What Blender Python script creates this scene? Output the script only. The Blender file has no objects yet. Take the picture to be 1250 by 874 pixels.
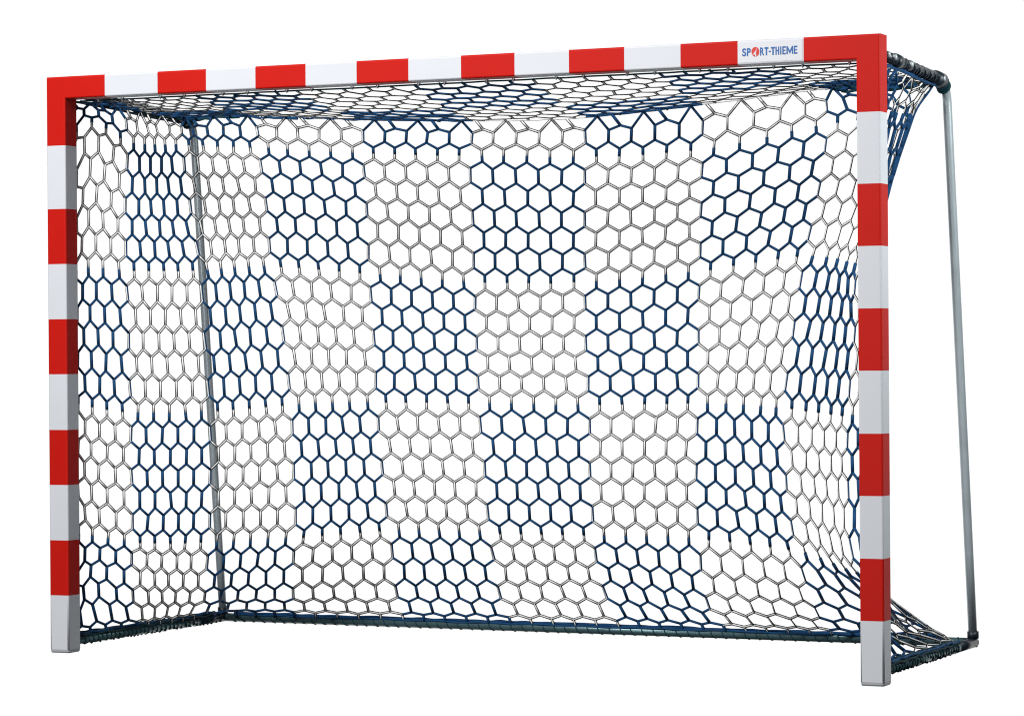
import bpy, bmesh, math, random
from mathutils import Vector, Matrix
random.seed(7)
scene = bpy.context.scene
col = scene.collection

# ---------------------------------------------------------------- net layout
# UN: position along the net in mesh cells; VN: mesh rows from the roof seam down to the ground rail
UN = [-4, -3, 0, 5, 10, 15, 20, 25, 30, 35, 40, 44, 48]
VN = [-2, 0, 3, 6, 9, 12, 15, 18, 19, 21, 23]
GRID = [
  [(0.045, 0.085, 2.0), (0.045, 0.16, 2.0), (0.122, 0.356, 1.999), (0.23, 0.571, 1.982), (0.456, 0.744, 1.976), (0.893, 0.785, 1.946), (1.346, 0.785, 1.924), (1.799, 0.785, 1.92), (2.254, 0.785, 1.947), (2.728, 0.735, 1.98), (3.06, 0.76, 1.985), (3.12, 0.45, 2.0), (3.11, 0.085, 2.0)] ,  # row -2
  [(0.045, 0.085, 1.86), (0.064, 0.153, 1.917), (0.14, 0.331, 1.862), (0.258, 0.529, 1.858), (0.476, 0.725, 1.849), (0.872, 0.818, 1.823), (1.316, 0.825, 1.799), (1.778, 0.825, 1.78), (2.236, 0.821, 1.788), (2.754, 0.679, 1.849), (3.045, 0.7, 1.87), (3.075, 0.42, 1.86), (3.11, 0.085, 1.86)] ,  # row 0
  [(0.045, 0.085, 1.6), (0.066, 0.136, 1.651), (0.153, 0.29, 1.622), (0.308, 0.502, 1.621), (0.524, 0.693, 1.632), (0.88, 0.832, 1.61), (1.305, 0.864, 1.57), (1.758, 0.865, 1.552), (2.223, 0.841, 1.575), (2.747, 0.608, 1.622), (3.004, 0.55, 1.6), (3.04, 0.33, 1.6), (3.11, 0.085, 1.6)] ,  # row 3
  [(0.045, 0.085, 1.37), (0.065, 0.128, 1.386), (0.164, 0.278, 1.382), (0.347, 0.501, 1.384), (0.556, 0.677, 1.399), (0.892, 0.829, 1.369), (1.302, 0.882, 1.332), (1.749, 0.884, 1.325), (2.215, 0.842, 1.354), (2.694, 0.61, 1.394), (2.991, 0.285, 1.352), (3.06, 0.17, 1.36), (3.11, 0.085, 1.37)] ,  # row 6
  [(0.045, 0.085, 1.13), (0.069, 0.132, 1.137), (0.169, 0.28, 1.121), (0.361, 0.507, 1.12), (0.594, 0.693, 1.143), (0.906, 0.828, 1.128), (1.31, 0.882, 1.103), (1.751, 0.884, 1.099), (2.21, 0.839, 1.119), (2.639, 0.644, 1.14), (2.966, 0.314, 1.119), (3.075, 0.22, 1.13), (3.11, 0.085, 1.13)] ,  # row 9
  [(0.045, 0.085, 0.9), (0.071, 0.135, 0.884), (0.172, 0.285, 0.857), (0.373, 0.518, 0.856), (0.615, 0.706, 0.877), (0.916, 0.831, 0.884), (1.318, 0.882, 0.88), (1.762, 0.884, 0.874), (2.206, 0.84, 0.881), (2.589, 0.678, 0.867), (2.923, 0.368, 0.848), (3.075, 0.26, 0.88), (3.11, 0.085, 0.9)] ,  # row 12
  [(0.045, 0.085, 0.66), (0.068, 0.131, 0.649), (0.172, 0.289, 0.617), (0.369, 0.525, 0.61), (0.619, 0.724, 0.626), (0.928, 0.853, 0.639), (1.331, 0.903, 0.635), (1.755, 0.904, 0.633), (2.189, 0.863, 0.633), (2.593, 0.69, 0.609), (2.921, 0.378, 0.601), (3.075, 0.26, 0.63), (3.11, 0.085, 0.66)] ,  # row 15
  [(0.045, 0.085, 0.42), (0.066, 0.137, 0.411), (0.161, 0.31, 0.376), (0.34, 0.562, 0.364), (0.587, 0.784, 0.371), (0.919, 0.923, 0.397), (1.32, 0.964, 0.393), (1.744, 0.965, 0.392), (2.168, 0.938, 0.389), (2.604, 0.762, 0.364), (2.963, 0.368, 0.32), (3.075, 0.24, 0.37), (3.11, 0.085, 0.42)] ,  # row 18
  [(0.045, 0.085, 0.32), (0.063, 0.139, 0.336), (0.15, 0.322, 0.312), (0.317, 0.589, 0.283), (0.557, 0.826, 0.296), (0.907, 0.971, 0.317), (1.314, 1.004, 0.314), (1.734, 1.005, 0.316), (2.155, 0.987, 0.299), (2.607, 0.823, 0.277), (2.97, 0.55, 0.25), (3.01, 0.4, 0.27), (3.11, 0.085, 0.32)] ,  # row 19
  [(0.045, 0.085, 0.16), (0.054, 0.14, 0.197), (0.123, 0.375, 0.166), (0.25, 0.682, 0.146), (0.478, 0.968, 0.141), (0.861, 1.094, 0.15), (1.291, 1.105, 0.157), (1.726, 1.105, 0.169), (2.138, 1.103, 0.141), (2.589, 1.024, 0.127), (3.0, 0.95, 0.11), (3.02, 0.52, 0.12), (3.11, 0.085, 0.16)] ,  # row 21
  [(0.045, 0.085, 0.05), (0.043, 0.2, 0.041), (0.053, 0.516, 0.038), (0.078, 0.931, 0.042), (0.37, 1.175, 0.024), (0.851, 1.175, 0.023), (1.312, 1.175, 0.021), (1.759, 1.175, 0.02), (2.187, 1.175, 0.021), (2.597, 1.175, 0.023), (3.02, 1.175, 0.05), (3.12, 0.7, 0.05), (3.12, 0.085, 0.05)] ,  # row 23
]
RF = [(5, 0.231, 2.005), (10, 0.579, 2.002), (15, 0.986, 1.999), (20, 1.454, 1.993), (25, 1.905, 1.995), (30, 2.367, 1.994), (35, 2.797, 1.993), (40, 3.232, 1.994)]
# [1076.03070597  496.22407834]
# [1070.87102323  403.53648697]
# [1068.69292318  497.46547517]

# ---------------------------------------------------------------- materials
def new_mat(name):
    m = bpy.data.materials.new(name); m.use_nodes = True
    nt = m.node_tree; b = nt.nodes['Principled BSDF']
    return m, nt, b

def paint(name, c, rough=0.35, var=0.06, bump=0.02, scale=9.0, metallic=0.0, spec=.5):
    m, nt, b = new_mat(name)
    tc = nt.nodes.new('ShaderNodeTexCoord')
    n = nt.nodes.new('ShaderNodeTexNoise'); n.inputs['Scale'].default_value = scale
    n.inputs['Detail'].default_value = 6
    nt.links.new(tc.outputs['Object'], n.inputs['Vector'])
    mx = nt.nodes.new('ShaderNodeMix'); mx.data_type = 'RGBA'
    mx.inputs[6].default_value = (*[v * (1 - var) for v in c], 1)
    mx.inputs[7].default_value = (*[min(1, v * (1 + var)) for v in c], 1)
    nt.links.new(n.outputs['Fac'], mx.inputs[0]); nt.links.new(mx.outputs[2], b.inputs['Base Color'])
    r = nt.nodes.new('ShaderNodeMapRange')
    r.inputs['To Min'].default_value = rough - .06; r.inputs['To Max'].default_value = rough + .08
    nt.links.new(n.outputs['Fac'], r.inputs['Value']); nt.links.new(r.outputs[0], b.inputs['Roughness'])
    n2 = nt.nodes.new('ShaderNodeTexNoise'); n2.inputs['Scale'].default_value = scale * 30
    nt.links.new(tc.outputs['Object'], n2.inputs['Vector'])
    bp = nt.nodes.new('ShaderNodeBump'); bp.inputs['Strength'].default_value = bump; bp.inputs['Distance'].default_value = .002
    nt.links.new(n2.outputs['Fac'], bp.inputs['Height']); nt.links.new(bp.outputs[0], b.inputs['Normal'])
    b.inputs['Metallic'].default_value = metallic; b.inputs['Specular IOR Level'].default_value = spec
    return m

M_RED = paint('red_film', (.53, .0085, .004), .55, spec=.14)
M_WHITE = paint('white_paint', (.655, .675, .72), .5, .03, spec=.2)
M_CAP = paint('grey_plastic', (.42, .44, .47), .5)
M_STEEL = paint('galvanised_steel', (.56, .64, .68), .30, .15, .03, 12, metallic=.30)
M_RAIL = paint('dark_teal_tube', (.09, .165, .185), .30, .3, .10, 22, metallic=.4)
M_BLUE = paint('blue_cord', (.007, .060, .165), .7, .25, .4, 40, spec=.2)
M_CORDW = paint('white_cord', (.93, .95, .94), .8, .06, .4, 40, spec=.2)
M_DARK = paint('dark_green_cord', (.006, .045, .060), .7, .3, .4, 40, spec=.2)
M_RIMSHADE = paint('painted_rim_shade', (.012, .012, .010), .8, .2, .2, 40, spec=.15)  # near-black colour standing in for shade along the white cords' edges
M_BLACK = paint('dark_fitting', (.010, .020, .030), .4, .2, .1, 30)
M_INKB = paint('blue_ink', (.004, .10, .36), .4, .02, 0)
M_INKR = paint('red_ink', (.62, .02, .010), .4, .02, 0)
M_STICK = paint('sticker_white', (.67, .685, .725), .4, .01, 0)

# ---------------------------------------------------------------- helpers
def tag(o, **k):
    for a, v in k.items(): o[a] = v

def link(name, me, mats, parent, smooth=True):
    for m in mats: me.materials.append(m)
    o = bpy.data.objects.new(name, me); col.objects.link(o); o.parent = parent
    if smooth:
        for p in me.polygons: p.use_smooth = True
    return o

class Cords:
    """collects round cords and tubes and links them as one mesh"""
    def __init__(s): s.v = []; s.f = []; s.m = []
    def tube(s, pts, r, mat=0, n=6, caps=True):
        pts = [Vector(p) for p in pts]; k = len(pts)
        rr = r if isinstance(r, (list, tuple)) else [r] * k
        base = len(s.v); prev = None
        for i, p in enumerate(pts):
            t = (pts[min(i + 1, k - 1)] - pts[max(i - 1, 0)])
            if t.length < 1e-9: t = Vector((0, 0, 1))
            t.normalize()
            if prev is None:
                a = Vector((0, 0, 1)) if abs(t.z) < .8 else Vector((0, 1, 0))
                x = t.cross(a).normalized()
            else:
                x = (prev - t * prev.dot(t)).normalized()
            prev = x; y = t.cross(x)
            for j in range(n):
                an = 2 * math.pi * j / n
                s.v.append(p + (x * math.cos(an) + y * math.sin(an)) * rr[i])
        for i in range(k - 1):
            for j in range(n):
                a = base + i * n + j; b = base + i * n + (j + 1) % n
                s.f.append((a, b, b + n, a + n)); s.m.append(mat)
        if caps:
            s.f.append(tuple(base + j for j in reversed(range(n)))); s.m.append(mat)
            s.f.append(tuple(base + (k - 1) * n + j for j in range(n))); s.m.append(mat)
    def helix(s, path, R, r, pitch, mat=0, n=5, phase=0, jitter=.12):
        path = resample(path, .006); d = 0; pts = []; prev = None; ph = phase
        for i, p in enumerate(path):
            t = (path[min(i + 1, len(path) - 1)] - path[max(i - 1, 0)]).normalized()
            if prev is None:
                x = t.cross(Vector((0, 0, 1)) if abs(t.z) < .8 else Vector((0, 1, 0))).normalized()
            else: x = (prev - t * prev.dot(t)).normalized()
            prev = x; y = t.cross(x)
            ph += .006 / pitch * 2 * math.pi * (1 + random.uniform(-jitter, jitter))
            pts.append(p + (x * math.cos(ph) + y * math.sin(ph)) * R)
        s.tube(pts, r, mat, n)
    def build(s, name, mats, parent):
        me = bpy.data.meshes.new(name); me.from_pydata([tuple(v) for v in s.v], [], s.f)
        for p, m in zip(me.polygons, s.m): p.material_index = m
        return link(name, me, mats, parent)

def resample(path, step):
    path = [Vector(p) for p in path]; out = [path[0]]; carry = 0
    for a, b in zip(path, path[1:]):
        L = (b - a).length
        if L < 1e-9: continue
        d = step - carry
        while d <= L:
            out.append(a.lerp(b, d / L)); d += step
        carry = L - (d - step)
    out.append(path[-1]); return out

def smooth_path(pts, per=8):
    pts = [Vector(p) for p in pts]; out = []
    for i in range(len(pts) - 1):
        p0 = pts[max(i - 1, 0)]; p1 = pts[i]; p2 = pts[i + 1]; p3 = pts[min(i + 2, len(pts) - 1)]
        for k in range(per):
            t = k / per
            out.append(.5 * ((2 * p1) + (p2 - p0) * t + (2 * p0 - 5 * p1 + 4 * p2 - p3) * t * t + (3 * p1 - p0 - 3 * p2 + p3) * t ** 3))
    out.append(pts[-1]); return out

# ---------------------------------------------------------------- the goal
goal = bpy.data.objects.new('handball_goal', None); col.objects.link(goal)
goal.empty_display_size = .2
tag(goal, label='red and white striped handball goal with a blue and white chequered hexagonal net', category='goal')

W, H, S = 3.16, 2.08, .08      # outer width, outer height, profile

def profile_pts(c=.006, k=3):
    """rounded square cross-section, S wide, centred on 0"""
    pts = []
    h = S / 2 - c
    for qx, qy, a0 in ((1, 1, 0), (-1, 1, 90), (-1, -1, 180), (1, -1, 270)):
        for i in range(k + 1):
            a = math.radians(a0 + 90 * i / k)
            pts.append((qx * h + c * math.cos(a), qy * h + c * math.sin(a)))
    return pts

def striped_bar(name, place, stops, first_red, lo=None, hi=None):
    """bar along t with colour changes at stops; place(a, b, t) -> point; a,b in profile"""
    pr = profile_pts(); n = len(pr); v = []; f = []; mi = []
    for q, t in enumerate(stops):
        for a, b in pr:
            tt = t
            if q == 0 and lo: tt = lo(a, b)
            if q == len(stops) - 1 and hi: tt = hi(a, b)
            v.append(place(a, b, tt))
    for q in range(len(stops) - 1):
        red = (q % 2 == 0) == first_red
        for j in range(n):
            f.append((q * n + j, q * n + (j + 1) % n, (q + 1) * n + (j + 1) % n, (q + 1) * n + j)); mi.append(0 if red else 1)
    if not lo: f.append(tuple(range(n))); mi.append(mi[0])
    me = bpy.data.meshes.new(name); me.from_pydata(v, [], f)
    bm = bmesh.new(); bm.from_mesh(me); bmesh.ops.recalc_face_normals(bm, faces=bm.faces); bm.to_mesh(me); bm.free()
    for p, m in zip(me.polygons, mi): p.material_index = m
    o = link(name, me, [M_RED, M_WHITE], goal, smooth=False)
    for p in me.polygons:
        p.use_smooth = len(p.vertices) == 4 and p.area < .02 * .25 and min((me.vertices[p.vertices[0]].co - me.vertices[p.vertices[1]].co).length, 1) < .005
    return o

bar_stops = [.0, .25, .471] + [.671 + .2005 * i for i in range(11)] + [2.903, 3.16]
# mitred ends: the post owns the outer triangle, split along the diagonal
crossbar = striped_bar('crossbar', lambda a, b, t: (t, a + .04, b + 2.04), bar_stops, True,
                       lo=lambda a, b: .04 - b, hi=lambda a, b: W - .04 + b)
# profile b=+.04 is the top: at the left end x = 0 there, x = .08 at the underside
post_z = [.0, .197, .397, .598, .798, 1.0, 1.2, 1.40, 1.60, 1.83, 2.08]
posts = []
for side in (0, 1):
    x0 = .04 if side == 0 else W - .04
    sg = -1 if side == 0 else 1
    p = striped_bar('post', lambda a, b, t, x0=x0: (x0 + a, .04 + b, t), post_z, False,
                    hi=lambda a, b, sg=sg: 2.04 + sg * a)
    posts.append(p)
    # grey end cap under the tube
    c = bmesh.new(); pr = profile_pts(.009)
    lo_v = [c.verts.new((x0 + a * .93, .04 + b * .93, -.012)) for a, b in pr]
    mid_v = [c.verts.new((x0 + a * 1.0, .04 + b * 1.0, -.007)) for a, b in pr]
    hi_v = [c.verts.new((x0 + a * 1.0, .04 + b * 1.0, -.0005)) for a, b in pr]
    n = len(pr)
    for A, B in ((lo_v, mid_v), (mid_v, hi_v)):
        for j in range(n): c.faces.new((A[j], A[(j + 1) % n], B[(j + 1) % n], B[j]))
    c.faces.new(lo_v[::-1]); c.faces.new(hi_v)
    bmesh.ops.recalc_face_normals(c, faces=c.faces)
    me = bpy.data.meshes.new('end_cap'); c.to_mesh(me); c.free()
    link('end_cap', me, [M_CAP], p, smooth=False)
    # corner seams: thin grey trim lip down the front edges of the profile
# net hooks under the rear edge of the crossbar
x = .17
k = 0
while x < 3.05:
    hk = Cords()
    hk.tube([(x, .080, 2.012), (x, .093, 2.008), (x, .095, 1.998), (x, .086, 1.992), (x, .078, 1.9985)], .0032, 0, 6)
    hk.build('net_hook', [M_STICK], crossbar)
    x += .10 + .06 * (k % 2); k += 1

# rear frame -------------------------------------------------------------
LC = Vector((.036, .885, 1.998)); RC = Vector((3.118, .80, 1.998))      # top rear corners
LB = Vector((.044, 1.18, .022)); RB = Vector((3.120, 1.18, .022))       # ground rear corners
def make_pole(C, B, sx):
    t = Cords()
    pts = smooth_path([C + Vector((0, -.02, .004)), C + Vector((0, .035, .001)), C + Vector((0, .075, -.018)), C + Vector((0, .098, -.052)), C + Vector((0, .108, -.10))], 6)
    pts += [Vector((B.x, B.y - .004, B.z + .012))]
    # straight run subdivided
    a = pts[-2]; b = pts[-1]; pts = pts[:-1] + [a.lerp(b, i / 6) for i in range(1, 7)]
    t.tube(pts, .0158, 0, 20)
    o = t.build('upright_pole', [M_STEEL], goal)
    # foot weld collar
    c = Cords(); c.tube([B + Vector((0, -.004, .016)), B + Vector((0, -.006, .040))], .0205, 0, 18); c.build('foot_collar', [M_BLACK], o)
    return o
make_pole(LC, LB, 1); make_pole(RC, RB, -1)
for C, x0 in ((LC, .045), (RC, 3.118)):
    t = Cords(); t.tube([Vector((x0, .075, 2.030)), C + Vector((0, .0, .004))], .018 if x0 > 1 else .0155, 0, 18)
    arm = t.build('top_arm', [M_BLACK], goal)
    # clamps and bolts
    d = (C - Vector((x0, .075, 2.030)))
    P = lambda s: Vector((x0, .075, 2.030)) + d * s
    ks = .75 if x0 < 1 else 1
    for s0, s1, cr_ in ((.94, 1.04, .027), (.30, .36, .0235), (.02, .06, .028)):
        c = Cords(); c.tube([P(s0), P(s1)], cr_ * ks, 0, 16); c.build('clamp', [M_BLACK], arm)
    for s_ in (.10, .20, .45, .97):
        b = Cords(); q = P(s_)
        sgn = 1 if x0 > 1 else -1
        b.tube([q + Vector((sgn * .015, 0, 0)), q + Vector((sgn * .030, 0, 0))], .009, 0, 6)
        b.build('bolt', [M_STEEL], arm)
    w = Cords()
    if x0 > 1:
        w.helix([P(.18), P(.98)], .0182, .0030, .034, 0, 6, jitter=.5)
        w.helix([P(.25), P(.98)], .0190, .0030, .060, 0, 6, phase=2, jitter=.6)
    else: w.helix([P(.2), P(.98)], .0168, .0030, .08, 0, 6, jitter=.5)
    w.tube(smooth_path([P(.15) + Vector((0, 0, -.030)), P(.4) + Vector((0, 0, -.026)), P(.7) + Vector((0, 0, -.028)), P(1.) + Vector((0, 0, -.024))]), .0045, 1, 6)
    w.build('lacing_cord', [M_BLACK, M_BLUE], arm)

def rail(name, A, B, pitch, r=.0165, mat=M_STEEL, clamps=()):
    t = Cords(); t.tube([A, B], r, 0, 20); o = t.build(name, [M_RAIL], goal)
    return o
brail = rail('back_rail', LB - Vector((.014, 0, 0)), RB + Vector((.014, 0, 0)), .045)
lrail = rail('side_rail', Vector((.050, .074, .027)), LB, .035)
rrail = rail('side_rail', Vector((3.118, .074, .027)), RB, .035)
w = Cords()
w.helix([LB + Vector((.05, 0, 0)), RB - Vector((.05, 0, 0))], .0168, .0027, .045, 0, 6, jitter=.15)
def wav(A, B, off, amp, n=40, seed=0):
    rd = random.Random(seed); out = []
    for i in range(n + 1):
        p = Vector(A).lerp(Vector(B), i / n) + Vector(off)
        out.append(p + Vector((rd.uniform(-amp, amp), rd.uniform(-amp, amp), rd.uniform(-amp, amp))))
    return smooth_path(out, 3)
for i, (oy, oz) in enumerate(((-.006, .0175), (.003, .0195), (-.013, .0125))):
    w.tube(wav(LB + Vector((.05, 0, 0)), RB - Vector((.11, 0, 0)), (0, oy, oz), .0022, 60, i), .0042, 1, 6)
w.build('lacing_cord', [M_DARK, M_BLUE], brail)
for rl, A, B, s0, s1 in ((lrail, Vector((.050, .074, .027)), LB, .03, .96), (rrail, Vector((3.118, .074, .027)), RB, .02, .80)):
    w = Cords(); a = A.lerp(B, s0); b = A.lerp(B, s1)
    w.helix([a, b], .0178, .0048, .030, 0, 6, jitter=.25)
    for i in range(7):
        ox = (-.018 + .006 * i); oz = .016 + .007 * math.cos(i * 1.3)
        w.tube(wav(a, b, (ox * .8, 0, oz), .003, 26, 10 + i), .0046, 1 if i % 3 else 0, 6)
    w.build('lacing_cord', [M_DARK, M_BLUE], rl)

for B in (LB, RB):
    e = Cords(); sx = -1 if B.x < 1 else 1
    e.tube([B + Vector((0, -.20, .0008)), B + Vector((0, .012, 0))], .0178, 0, 18)
    e.build('corner_sleeve', [M_BLACK], lrail if sx < 0 else rrail)

# ---------------------------------------------------------------- net surface
G = [[Vector(c) for c in row] for row in GRID]
def herm(xs, ys, x):
    n = len(xs)
    if x <= xs[0]: i = 0
    elif x >= xs[-1]: i = n - 2
    else:
        i = 0
        while x > xs[i + 1]: i += 1
    h = xs[i + 1] - xs[i]; t = (x - xs[i]) / h
    def slope(k):
        if k == 0: return (ys[1] - ys[0]) / (xs[1] - xs[0])
        if k == n - 1: return (ys[-1] - ys[-2]) / (xs[-1] - xs[-2])
        h0 = xs[k] - xs[k - 1]; h1 = xs[k + 1] - xs[k]
        return ((ys[k] - ys[k - 1]) / h0 * h1 + (ys[k + 1] - ys[k]) / h1 * h0) / (h0 + h1)
    m0 = slope(i); m1 = slope(i + 1); t2 = t * t; t3 = t2 * t
    return ys[i] * (2 * t3 - 3 * t2 + 1) + m0 * h * (t3 - 2 * t2 + t) + ys[i + 1] * (-2 * t3 + 3 * t2) + m1 * h * (t3 - t2)
def lin(xs, ys, x):
    if x <= xs[0]: return ys[0]
    for i in range(len(xs) - 1):
        if x <= xs[i + 1]: return ys[i].lerp(ys[i + 1], (x - xs[i]) / (xs[i + 1] - xs[i]))
    return ys[-1]
EU = [-4, 0, 3, 4.8, 6.3, 8, 10, 15, 20, 25, 30, 35, 37, 39, 41.3, 44, 48]
EV = [Vector(v) for v in ((.045, .085, 2.0), (.047, .46, 2.0), (.052, .67, 1.992), (.060, .84, 1.990), (.085, .90, 1.990), (.215, .90, 1.998), (.379, .88, 1.988), (.875, .82, 1.949),
      (1.343, .79, 1.924), (1.806, .77, 1.918), (2.267, .75, 1.944), (2.723, .75, 1.981), (2.836, .75, 1.988), (2.952, .76, 1.983), (3.105, .79, 1.992), (3.118, .45, 1.99), (3.115, .085, 2.0))]
def top_edge(u): return lin(EU, EV, u) if (u < 10 or u > 35) else herm(EU, EV, u)
BU = [-4, -3, 0, 5, 7.0, 10, 15, 20, 25, 30, 35, 40.5, 42.2, 48]
BV = [Vector(v) for v in ((.050, .085, .034), (.050, .2, .034), (.053, .516, .034), (.052, .93, .034), (.11, 1.165, .034), (.37, 1.172, .034), (.851, 1.172, .034), (1.312, 1.172, .034),
      (1.759, 1.172, .034), (2.187, 1.172, .034), (2.597, 1.172, .034), (3.04, 1.172, .034), (3.115, 1.0, .034), (3.118, .085, .034))]
def bot_edge(u): return lin(BU, BV, u)
VB = 23.0
def surf0(u, v):
    return herm(VN, [herm(UN, row, u) for row in G], v)
def surf(u, v):
    p = surf0(u, v)
    if v < 0:
        w = min(1, max(0, -v / 2.0)); p = p + (top_edge(u) - surf0(u, -2)) * (w * w * (3 - 2 * w))
    if v > 21:
        w = min(1, (v - 21) / (VB - 21)); p = p + (bot_edge(u) - surf0(u, VB)) * (w * w * (3 - 2 * w))
    return p
_cache = {}
def jit(key, p, a):
    if key not in _cache:
        _cache[key] = Vector((random.gauss(0, a), random.gauss(0, a), random.gauss(0, a)))
    return p + _cache[key]

def block_blue(u, v): return (math.floor(u / 5) + math.floor(v / 6)) % 2 == 0
R_ZIG = {True: .0050, False: .0027}
R_LNK = {True: .0061, False: .0030}
NRM = Vector((-.35, .93, 0))
def cord(net, a, b, r, blue, nrm=None):
    """blue cord plain; white cord with a thin black tube each side, painting its shaded rims"""
    a = Vector(a); b = Vector(b)
    if (b - a).length < .002: return
    if blue:
        net.tube([a, b], r, 0, 7); return
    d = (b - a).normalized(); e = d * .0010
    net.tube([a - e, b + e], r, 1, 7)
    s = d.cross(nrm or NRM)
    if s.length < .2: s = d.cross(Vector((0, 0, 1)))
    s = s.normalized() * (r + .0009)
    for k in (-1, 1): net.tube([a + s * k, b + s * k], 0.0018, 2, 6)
def zig(net, a, b, blue, nrm=None): cord(net, a, b, R_ZIG[blue], blue, nrm)
def knot_link(net, top, bot, ub, lb, split, nrm=None):
    if split:      # two cords of different colour run side by side
        d = (bot - top).normalized(); s = d.cross(nrm or NRM).normalized() * .0027
        net.tube([top, top + s, bot + s, bot], .0029, 0, 6); net.tube([top, top - s, bot - s, bot], .0026, 1, 6)
        net.tube([top - s * 1.9, bot - s * 1.9], .0012, 2, 5)  # painted shade rim beside the white cord
    elif ub == lb:
        cord(net, top, bot, R_LNK[ub], ub, nrm)
    else:
        m = (top + bot) / 2
        cord(net, top, m, R_LNK[ub], ub, nrm); cord(net, m, bot, R_LNK[lb], lb, nrm)

net = Cords()
ULO, UHI = -4, 48
def peak(u): return (int(math.floor(u)) - 15) % 2 == 0
def vert(u, v, up):
    """end of the link at (u, v): up=True its upper end, False its lower end"""
    if v == -1 and up: return jit(('z', u, v), surf(u, -1.30), .0015)
    if v == -2:        # first row under the seam cord
        if peak(u): return top_edge(u)
        return jit(('z', u, v), surf(u, -1.50), .0015)
    if v >= 23: return bot_edge(u)
    vv = v - 1 / 3 if up else v + 1 / 3
    if v == 22 and not up: vv = 22.42
    return jit((u, v, up), surf(u, vv), .0012)
def nrm_at(u):
    d = surf(min(u + .5, UHI), 9) - surf(max(u - .5, ULO), 9)
    return Vector((-d.y, d.x, 0)).normalized()
def urow(v):
    o = .5 if v % 2 == 0 else 0
    u = ULO + o; out = []
    while u <= UHI + 1e-6: out.append(u); u += 1
    return out
for v in range(-2, 24):
    for u in urow(v):
        top = vert(u, v, True) if v > -2 else None; bot = vert(u, v, False)
        if v == -2:
            if not peak(u):
                cord(net, top_edge(u - .35), bot, R_LNK[block_blue(u, -1.5)], block_blue(u, -1.5))
        elif v == 23:
            cord(net, jit(('b', u), surf(u, 22.62), .001), bot_edge(u) + Vector((0, 0, -.004)), R_LNK[block_blue(u - .01, 22.5)], block_blue(u - .01, 22.5), nrm_at(u))
        else:
            split = (u == int(u)) and int(u) % 5 == 0 and ULO < u < UHI and v % 6 != 0
            knot_link(net, top, bot, block_blue(u, v - .01), block_blue(u, v + .01), split, nrm_at(u))
    # zigzag between link row v and v+1
    if v < 23:
        A = urow(v); nxt = urow(v + 1)
        for u in A:
            a = vert(u, v, False)
            for du in (-.5, .5):
                q = u + du
                if q in nxt:
                    b = vert(q, v + 1, True) if v + 1 < 23 else jit(('b', q), surf(q, 22.62), .001)
                    zig(net, a, b, block_blue(u + du / 2, v + .5), nrm_at(u))
side_net = net.build('side_and_back_net', [M_BLUE, M_CORDW, M_RIMSHADE], goal)

# ---------------------------------------------------------------- roof net
RFU = [u for u, x, z in RF]; RFV = [Vector((x, .088, 1.996)) for u, x, z in RF]
def front_edge(u):
    if u < 5: return RFV[0] + (RFV[1] - RFV[0]) / 5 * (u - 5)
    if u > 35: return RFV[6] + (RFV[7] - RFV[6]) / 5 * (u - 35)
    return herm(RFU, RFV, u)
VR = -11.4
def rear_edge(u):
    if u < 6.3: return EV[4] + (EV[6] - EV[4]) / 3.7 * (u - 6.3)
    if u > 41.3: return EV[14] + (EV[14] - EV[13]) / 2.3 * (u - 41.3)
    return top_edge(u)
def roof(u, v):
    s = (v - VR) / (-2 - VR); a = front_edge(u); b = rear_edge(u)
    p = a.lerp(b, s)
    mid = max(0, min(1, (u - 4) / 4, (42 - u) / 4))
    p.z -= .012 * math.sin(math.pi * max(0, min(1, s))) * mid
    return p
def ok(p): return .045 < p.x < 3.118
def clipseg(a, b):
    """shorten a strand at the side arms"""
    if ok(a) and ok(b): return a, b
    if not ok(a) and not ok(b): return None
    if not ok(a): a, b = b, a
    lim = .045 if b.x <= .045 else 3.118
    t = (lim - a.x) / (b.x - a.x); return a, a.lerp(b, t)
rn = Cords()
def rvert(u, v, far):
    """far=True: end of the link towards the rear seam"""
    vv = v + 1 / 3 if far else v - 1 / 3
    vv = min(vv, -2.0); vv = max(vv, VR)
    return jit(('r', u, round(vv, 3)), roof(u, vv), .0016)
def rstrand(a, b, r, m):
    c = clipseg(a, b)
    if c and (c[1] - c[0]).length > .004: cord(rn, c[0], c[1], r * (.8 if m == 0 else 1), m == 0, Vector((0, -.25, .97)))
for v in range(-12, -1):
    o = .5 if v % 2 == 0 else 0
    us = [i + o for i in range(-2, 49)]
    for u in us:
        n_, f_ = rvert(u, v, False), rvert(u, v, True)
        bu, bl = block_blue(u, v - .01), block_blue(u, v + .01)
        if v > -12:
            if bu == bl: rstrand(n_, f_, R_LNK[bu], 0 if bu else 1)
            else:
                m = (n_ + f_) / 2; rstrand(n_, m, R_LNK[bu], 0 if bu else 1); rstrand(m, f_, R_LNK[bl], 0 if bl else 1)
        if v < -2:
            for du in (-.5, .5):
                q = u + du; b = rvert(q, v + 1, False); bb = block_blue(u + du / 2, v + .5)
                if v > -12: rstrand(f_, b, R_ZIG[bb], 0 if bb else 1)
                else:
                    rstrand(Vector((front_edge(q).x, .088, 1.996)), b, R_ZIG[bb], 0 if bb else 1)
roof_net = rn.build('roof_net', [M_BLUE, M_CORDW, M_RIMSHADE], goal)

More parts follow.
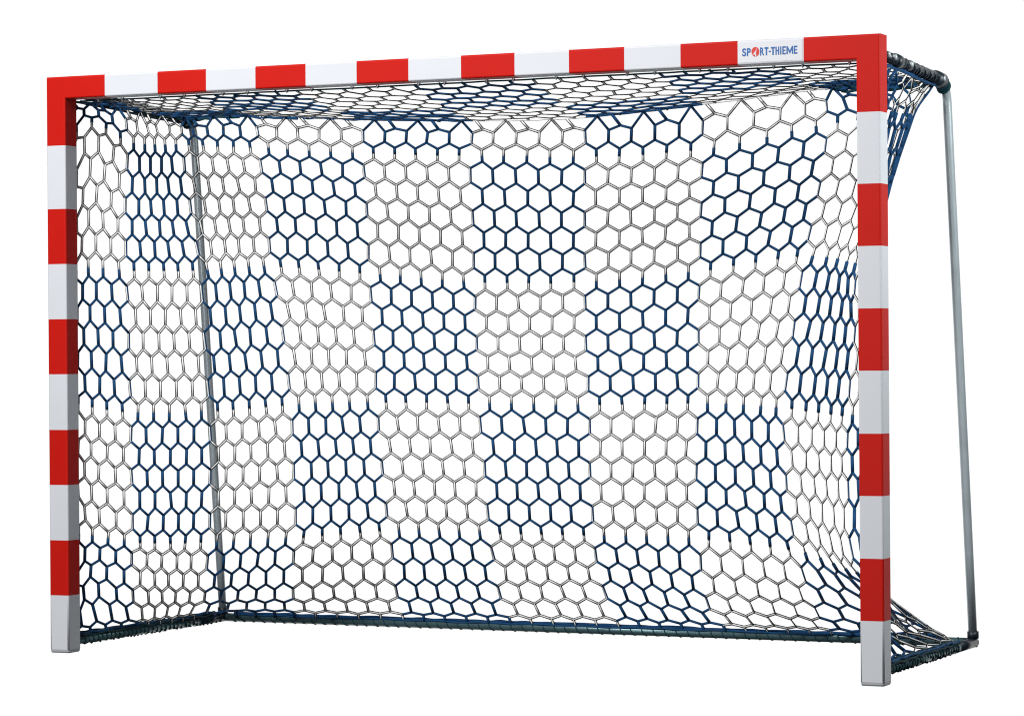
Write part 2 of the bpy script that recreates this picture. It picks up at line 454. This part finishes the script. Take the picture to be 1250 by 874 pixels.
# cords along the seams
ec = Cords()
def seam(fn, u0, u1, n, off, amp, r, mat, seed):
    rd = random.Random(seed); pts = []
    for i in range(n + 1):
        p = fn(u0 + (u1 - u0) * i / n) + Vector(off)
        pts.append(p + Vector((rd.gauss(0, amp), rd.gauss(0, amp), rd.gauss(0, amp))))
    ec.tube(smooth_path(pts, 3), r, mat, 6)
seam(top_edge, -4, 9, 30, (0, 0, -.002), .002, .0052, 2, 1)
seam(top_edge, 1, 9, 24, (.002, -.006, -.010), .002, .0048, 2, 11)
seam(top_edge, 9, 16, 20, (0, -.002, 0), .0015, .0040, 0, 2)
seam(top_edge, 5, 12, 20, (.002, -.006, -.006), .002, .0048, 0, 12)
for i, (a, b) in enumerate(((10, 15), (15, 20), (20, 25), (25, 30), (30, 36))):
    seam(top_edge, a, b, 12, (0, 0, 0), .001, .0042, 0 if i in (1, 3) else 1, 20 + i)
seam(top_edge, 35, 48, 30, (0, 0, 0), .0015, .0052, 0, 3)
for i in range(4):
    seam(top_edge, 35.0 + i * .4, 41.3, 14, (.0, -.004 * i, -.007 * i + .002), .0022, .0052, 0 if i % 2 == 0 else 2, 30 + i)
# gathered crease from the right rear corner down the side net
cr = [(3.108, .79, 1.985), (3.092, .77, 1.955), (3.063, .73, 1.889), (3.043, .68, 1.807), (3.019, .62, 1.687), (3.012, .55, 1.586), (3.0, .47, 1.45)]
for i in range(2):
    rd = random.Random(50 + i)
    ec.tube(smooth_path([Vector(p) + Vector((-.006 * i * min(1, k / 2), rd.gauss(0, .004), rd.gauss(0, .004))) for k, p in enumerate(cr[:7 - 2 * (i % 3)])], 4), .0036, 0 if i != 1 else 1, 6)
crb = [(3.03, .33, .30), (3.039, .45, .206), (3.026, .6, .146), (3.014, .8, .087), (3.043, 1.05, .040)]
for i in range(2):
    ec.tube(smooth_path([Vector(p) + Vector((-.008 * i, 0, -.004 * i)) for p in crb], 4), .0036, 1 if i else 0, 6)
# ties round the pole tops
for C in (LC, RC):
    for i in range(4):
        c = C + Vector((0, .03 + .010 * i, -.002 - .006 * i)); pts = []
        for k in range(13):
            a = 2 * math.pi * k / 12; pts.append(c + Vector((math.cos(a) * .0225, math.sin(a) * .008 * (i % 2), math.sin(a) * .0225)))
        ec.tube(pts, .0045, 2, 5)
    for i in range(4):
        c = C + Vector((0, .108, -.09 - .010 * i)) if False else None
# cords fastening the net to the posts
for x0 in (.047, 3.113):
    ec.tube(wav((x0, .086, 1.99), (x0, .086, .04), (0, 0, 0), .001, 30, 3), .004, 0, 6)
ec.tube(wav((.10, .088, 1.996), (3.06, .088, 1.996), (0, 0, 0), .0008, 40, 4), .0032, 2, 6)
ec.build('edge_cord', [M_BLUE, M_CORDW, M_DARK], side_net)

# ---------------------------------------------------------------- lettering on the crossbar
def text_mesh(s, height, width, x, z, name):
    cu = bpy.data.curves.new(name, 'FONT'); cu.body = s; cu.size = 1; cu.offset = .03; cu.extrude = 0; cu.space_character = 1.02
    o = bpy.data.objects.new(name, cu); col.objects.link(o)
    bpy.context.view_layer.update()
    dg = bpy.context.evaluated_depsgraph_get(); me = bpy.data.meshes.new_from_object(o.evaluated_get(dg))
    col.objects.unlink(o); bpy.data.objects.remove(o)
    xs = [v.co.x for v in me.vertices]; ys = [v.co.y for v in me.vertices]
    sx = width / (max(xs) - min(xs)); sy = height / (max(ys) - min(ys))
    bx, by = min(xs), min(ys)
    return [((v.co.x - bx) * sx + x, -.0016, (v.co.y - by) * sy + z) for v in me.vertices], [tuple(p.vertices) for p in me.polygons]
V = []; F = []; MI = []
def addm(vs, fs, m):
    b = len(V); V.extend(vs); F.extend([tuple(i + b for i in f) for f in fs]); MI.extend([m] * len(fs))
def box(x0, x1, y0, y1, z0, z1, m):
    vs = [(x, y, z) for x in (x0, x1) for y in (y0, y1) for z in (z0, z1)]
    addm(vs, [(0, 1, 3, 2), (4, 6, 7, 5), (0, 4, 5, 1), (2, 3, 7, 6), (0, 2, 6, 4), (1, 5, 7, 3)], m)
box(2.679, 2.899, -.0008, .0004, 2.007, 2.073, 0)
LZ, LH = 2.0275, .0262
def tx(q): return 2.692 + (q - 180) * .000248
def quad(*p): addm([(a_, -.0016, b_) for a_, b_ in p], [(0, 1, 2, 3)], 1)
def bar_(x0, x1, h0, h1): quad((tx(x0), LZ + LH * h0), (tx(x1), LZ + LH * h0), (tx(x1), LZ + LH * h1), (tx(x0), LZ + LH * h1))
for ch, q0, q1 in (('S', 181, 236), ('P', 246, 300), ('R', 430, 488)):
    addm(*text_mesh(ch, LH, (q1 - q0) * .000248, tx(q0), LZ, 'glyph'), 1)
def T_(x0, x1):
    m = (x0 + x1) / 2; bar_(x0, x1, .80, 1); bar_(m - 9.5, m + 9.5, 0, .80)
def E_(x0, x1):
    bar_(x0, x0 + 17, 0, 1); bar_(x0 + 17, x1, .82, 1); bar_(x0 + 17, x1 - 4, .42, .58); bar_(x0 + 17, x1, 0, .18)
T_(491, 546); bar_(551, 578, .36, .54); T_(582, 638)
bar_(644, 660, 0, 1); bar_(660, 680, .42, .58); bar_(680, 696, 0, 1)      # H
bar_(709, 725, 0, 1)                                                    # I
E_(739, 787)
bar_(796, 813, 0, 1); bar_(872, 889, 0, 1)                              # M
for x0, sg in ((813, 1), (872, -1)):
    quad((tx(x0), LZ + LH), (tx(x0), LZ + LH * .58), (tx(x0 + sg * 29.5), LZ + LH * .02), (tx(x0 + sg * 29.5), LZ + LH * .42))
E_(899, 947)
n = 32; cx, cz, rx, rz = tx(365), LZ + LH / 2, .0136, .0158
addm([(cx + rx * math.cos(2 * math.pi * i / n), -.0014, cz + rz * math.sin(2 * math.pi * i / n)) for i in range(n)], [tuple(range(n))], 2)
# white swoosh leaning over the red disc
addm([(cx + rx * a_, -.0020, cz + rz * b_) for a_, b_ in ((-.72, -.62), (-.35, -.25), (.05, .15), (.42, .90), (.30, .35), (.22, -.10), (.10, -.45), (-.20, -.55))], [tuple(range(8))], 0)
addm([(cx + rx * a_, -.0020, cz + rz * b_) for a_, b_ in ((-.15, -.55), (.15, -.38), (.30, -.98), (.05, -1.0))], [tuple(range(4))], 0)
me = bpy.data.meshes.new('lettering_sticker'); me.from_pydata(V, [], F)
for p, m in zip(me.polygons, MI): p.material_index = m
link('lettering_sticker', me, [M_STICK, M_INKB, M_INKR], crossbar, smooth=False)

# ---------------------------------------------------------------- surround: white behind the goal, dimmed elsewhere to keep side faces dark
world = bpy.data.worlds.new('World'); scene.world = world; world.use_nodes = True
nt = world.node_tree; bg = nt.nodes['Background']
tc = nt.nodes.new('ShaderNodeTexCoord'); dt = nt.nodes.new('ShaderNodeVectorMath'); dt.operation = 'DOT_PRODUCT'
dt.inputs[1].default_value = (-math.sin(.4283), math.cos(.4283), -.03)
nt.links.new(tc.outputs['Generated'], dt.inputs[0])
mr = nt.nodes.new('ShaderNodeMapRange'); mr.inputs['From Min'].default_value = math.cos(math.radians(58)); mr.inputs['From Max'].default_value = math.cos(math.radians(44))
mr.inputs['To Min'].default_value = .04; mr.inputs['To Max'].default_value = 1.04
nt.links.new(dt.outputs['Value'], mr.inputs['Value']); nt.links.new(mr.outputs[0], bg.inputs['Strength'])
bg.inputs['Color'].default_value = (1, 1, 1, 1)

def area(name, loc, target, size, power, colr=(1, 1, 1)):
    l = bpy.data.lights.new(name, 'AREA'); l.shape = 'DISK'; l.size = size; l.energy = power; l.color = colr
    o = bpy.data.objects.new(name, l); col.objects.link(o); o.location = loc
    o.rotation_euler = (Vector(target) - Vector(loc)).to_track_quat('-Z', 'Y').to_euler()
    return o
area('key_softbox', (.5, -4.9, 5.6), (1.6, 0, 1.4), 2.4, 530, (1, .99, .98))
area('front_fill', (1.8, -8.0, 1.3), (1.7, 0, 1.2), 1.6, 130, (.97, .99, 1))  # unseen fill lamp, added to brighten the net cords
area('side_softbox', (4.7, .35, 2.15), (3.1, .2, 1.1), .5, 34, (.95, 1, .99))

# ---------------------------------------------------------------- camera
cam = bpy.data.cameras.new('camera'); co = bpy.data.objects.new('camera', cam); col.objects.link(co)
yaw, pit, rol = .4283, -.0011, -.0071
Fv = Vector((-math.sin(yaw) * math.cos(pit), math.cos(yaw) * math.cos(pit), math.sin(pit)))
Rv = Vector((math.cos(yaw), math.sin(yaw), 0)); Uv = Rv.cross(Fv)
R2 = Rv * math.cos(rol) + Uv * math.sin(rol); U2 = -Rv * math.sin(rol) + Uv * math.cos(rol)
Mx = Matrix((R2, U2, -Fv)).transposed().to_4x4(); Mx.translation = Vector((6.0758, -9.2404, 1.0595))
co.matrix_world = Mx
cam.sensor_width = 36; cam.lens = 3663.77 / 1250 * 36; cam.clip_end = 200; cam.clip_start = .1
scene.camera = co
scene.render.engine = 'CYCLES'
scene.view_settings.view_transform = 'Standard'; scene.view_settings.look = 'None'
scene.view_settings.exposure = 0; scene.view_settings.gamma = 1
scene.cycles.pixel_filter_type = 'BLACKMAN_HARRIS'; scene.cycles.filter_width = 1.1
